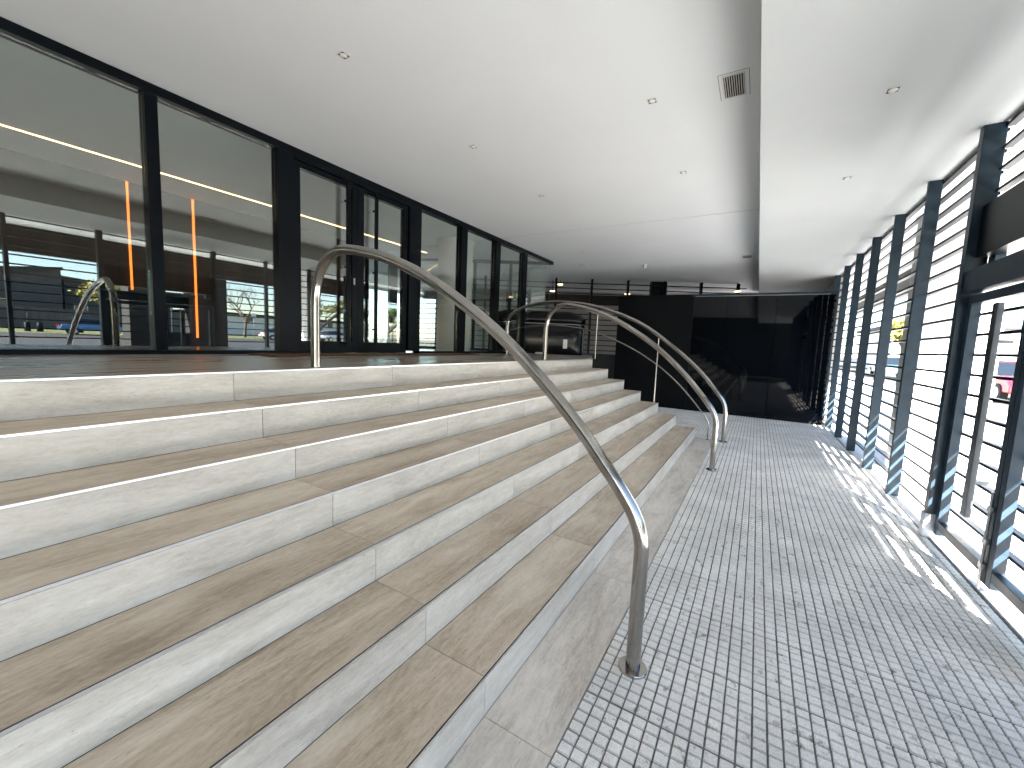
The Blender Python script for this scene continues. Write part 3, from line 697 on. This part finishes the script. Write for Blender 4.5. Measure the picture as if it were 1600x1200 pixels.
def car(x, y, rz, paint, label, van=False):
    t = empty('parked_car' if not van else 'parked_van', label, 'car' if not van else 'van', (x, y, gz(y)), 'cars parked along the street', rz)
    T = Matrix.Translation((x, y, gz(y)+.02)) @ Matrix.Rotation(rz, 4, 'Z')
    L_ = 4.3; W = .86
    if not van:
        low = [(-2.15, .35), (-2.17, .62), (-2.05, .86), (-1.2, .94), (1.05, .93), (1.9, .78), (2.14, .62), (2.12, .35)]
        top = [(-1.75, .90), (-1.3, 1.36), (-.9, 1.45), (.2, 1.43), (1.05, .92)]
    else:
        low = [(-2.5, .35), (-2.5, 1.2), (1.5, 1.2), (2.3, 1.05), (2.45, .75), (2.45, .35)]
        top = [(-2.48, 1.19), (-2.42, 2.15), (1.0, 2.15), (1.5, 1.2)]
    def ext(prof, w0, w1):
        n = len(prof); zc = max(p_[1] for p_ in prof); zb = min(p_[1] for p_ in prof)
        vs = []
        for s in (-1, 1):
            for px, pz in prof:
                w_ = w0+(w1-w0)*((pz-zb)/(zc-zb)); vs.append(tuple(T @ Vector((px, s*w_, pz))))
        fs = [list(range(n)), list(range(2*n-1, n-1, -1))] + [(i, n+i, n+(i+1) % n, (i+1) % n) for i in range(n)]
        return MB().add(vs, fs)
    bd = ext(low, .86, .84).build('body', paint, t)
    bv = bd.modifiers.new('b', 'BEVEL'); bv.width = .05; bv.segments = 2
    cb = ext(top, .80, .62 if not van else .78).build('cabin', paint if van else CARG, t)
    if not van:
        r_ = [(p_[0], p_[1]) for p_ in top[1:4]]
        MB().box(-1.28, .22, -.60, .60, 1.435, 1.47, b=.01, M=T).build('roof', paint, t)
        for px in (-1.32, -.45, .25):
            pass
    else:
        MB().box(1.0, 1.5, -.6, .6, 1.25, 1.8, M=T @ Matrix.Translation((.12, 0, 0))).build('windscreen', CARG, t)
        for s in (-1, 1): MB().box(.3, 1.15, s*.80, s*.83, 1.25, 1.75, M=T).build('side_window', CARG, t)
    for px in (-1.32, 1.32):
        for s in (-1, 1):
            c0 = T @ Vector((px, s*.68, .33)); c1 = T @ Vector((px, s*.88, .33))
            w_ = MB().tube([c0, c1], .33, 20).build('wheel', TYRE, t)
            c2 = T @ Vector((px, s*.89, .33)); MB().tube([c1, c2], .2, 14).build('rim', RIM, w_)
    for s in (-1, 1):
        MB().box(2.05, 2.16, s*.55-.14, s*.55+.14, .6, .74, M=T).build('headlight', LAMPG, t)
        MB().box(-2.2, -2.08, s*.62-.12, s*.62+.12, .66, .84, M=T).build('tail_light', REDL, t)
def paint(n, c): return simple(n, c, .3, .2, .02, 3, coat=1)
car(12.4, -43.2, R(4), paint('paint_blue', (.05, .16, .35)), 'blue hatchback parked before the paling fence')
car(16.4, -44.4, R(95), paint('paint_white', (.75, .75, .74)), 'white van parked end on beside the paling fence', True)
car(29.0, -42.5, R(2), paint('paint_silver', (.5, .52, .55)), 'silver car parked by the bare tree')
car(36.5, -42.2, R(-3), paint('paint_pale_blue', (.30, .36, .45)), 'pale blue car parked between the bare tree and the leafy trees')
car(44.0, -42.0, R(178), paint('paint_cream', (.7, .7, .66)), 'cream car parked in front of the leafy trees')
car(52.0, -42.2, R(3), paint('paint_grey', (.24, .25, .27)), 'dark grey car at the far end of the row across the road')
car(39.0, -8.2, R(180), paint('paint_teal', (.08, .16, .18)), 'dark teal car parked on the near kerb seen between the fins')
car(22.5, -8.2, R(180), paint('paint_red', (.55, .02, .04)), 'red car parked on the near kerb beside the gate opening')

def leafmat(n, c1, c2):
    m, t, p = mat(n); L = t.links.new
    at = N(t, 'ShaderNodeAttribute', attribute_name='rnd'); rp = N(t, 'ShaderNodeValToRGB'); L(at.outputs['Fac'], rp.inputs[0])
    rp.color_ramp.elements[0].color = (*c1, 1); rp.color_ramp.elements[1].color = (*c2, 1)
    L(rp.outputs[0], p.inputs['Base Color']); p.inputs['Roughness'].default_value = .8; return m
def limbs(b, p, d, L_, r_, depth, tips, rg, spread=.55):
    n = 4; pts = [p]; rr = [r_]
    for i in range(n):
        d = (d + Vector((rg.uniform(-.12, .12), rg.uniform(-.12, .12), rg.uniform(-.03, .08)))).normalized()
        p = p + d*L_/n; pts.append(p); rr.append(r_*(1-.45*(i+1)/n))
    b.tube(pts, rr, 6, False)
    if depth == 0: tips.append(p); return
    for k in range(3 if depth > 1 else 2+rg.randint(0, 2)):
        a = rg.uniform(0, 2*math.pi); e = Vector((math.cos(a), math.sin(a), rg.uniform(.0, .5)))*spread
        limbs(b, p if k else pts[-2], (d+e).normalized(), L_*rg.uniform(.62, .82), rr[-1], depth-1, tips, rg, spread)
def tree(x, y, h, label, lm=None, nl=70, depth=3, seed=1, name='street_tree', ls=.16):
    rg = random.Random(seed); z = gz(y)
    t = empty(name, label, 'tree', (x, y, z), 'trees across the road')
    b = MB(); tips = []
    limbs(b, Vector((x, y, z-.1)), Vector((rg.uniform(-.05, .05), rg.uniform(-.05, .05), 1)), h*.32, h*.028, depth, tips, rg, .75)
    b.build('trunk', BARK, t)
    if lm:
        c_ = MB()
        for tp in tips:
            cl_ = rg.random()
            for i in range(nl):
                o = Vector((rg.gauss(0, .55), rg.gauss(0, .55), rg.gauss(0, .38)))*h*.085
                q_ = tp+o; u = Vector((rg.uniform(-1, 1), rg.uniform(-1, 1), rg.uniform(-1, 1))).normalized(); v = u.orthogonal().normalized()
                s = ls*rg.uniform(.6, 1.4)
                c_.add([q_-u*s, q_+v*s*.5, q_+u*s, q_-v*s*.5], [(0, 1, 2, 3)], min(1, max(0, cl_*.6+rg.random()*.4)))
        c_.build('crown', lm, t)
G1 = leafmat('leaves_green', (.03, .06, .015), (.10, .15, .03)); G2 = leafmat('leaves_yellow', (.14, .13, .025), (.32, .30, .07)); G3 = leafmat('leaves_olive', (.09, .10, .02), (.28, .26, .08))
tree(15.2, -48.5, 6.2, 'yellow leaved tree behind the white van', G2, 60, 3, 3)
tree(26.8, -46.5, 7.6, 'bare leafless tree across the road', None, 0, 4, 11, 'bare_tree')
tree(37.0, -47.0, 7.0, 'olive leaved tree right of the bare tree', G3, 45, 3, 5)
tree(44.0, -47.5, 7.6, 'tall loose crowned tree in the row of leafy trees', G3, 45, 3, 8)
tree(50.0, -46.5, 7.0, 'green crowned tree at the far end of the leafy row', G1, 60, 3, 9)
tree(56.5, -47.5, 7.4, 'olive tree past the end of the parked row', G3, 45, 3, 14)
tree(20.4, -55, 7.0, 'dark green tree between the two pitched houses', G1, 70, 3, 21)
tree(48.0, -10.8, 6.0, 'yellow green tree beside the near kerb seen between the fins', G2, 60, 3, 31)
t = empty('street_sign', 'red and white street sign board seen past the gate', 'sign', (23.5, -7.4, 0))
MB().tube([(23.5, -7.4, 0), (23.5, -7.4, 2.2)], .04, 10).build('pole', BOLT, t)
MB().box(23.44, 23.459, -7.8, -7.0, 1.2, 1.75, b=.004).build('board', RED, t)
MB().box(23.44, 23.459, -7.8, -7.0, 1.76, 2.15, b=.004).build('top_board', CREAM, t)
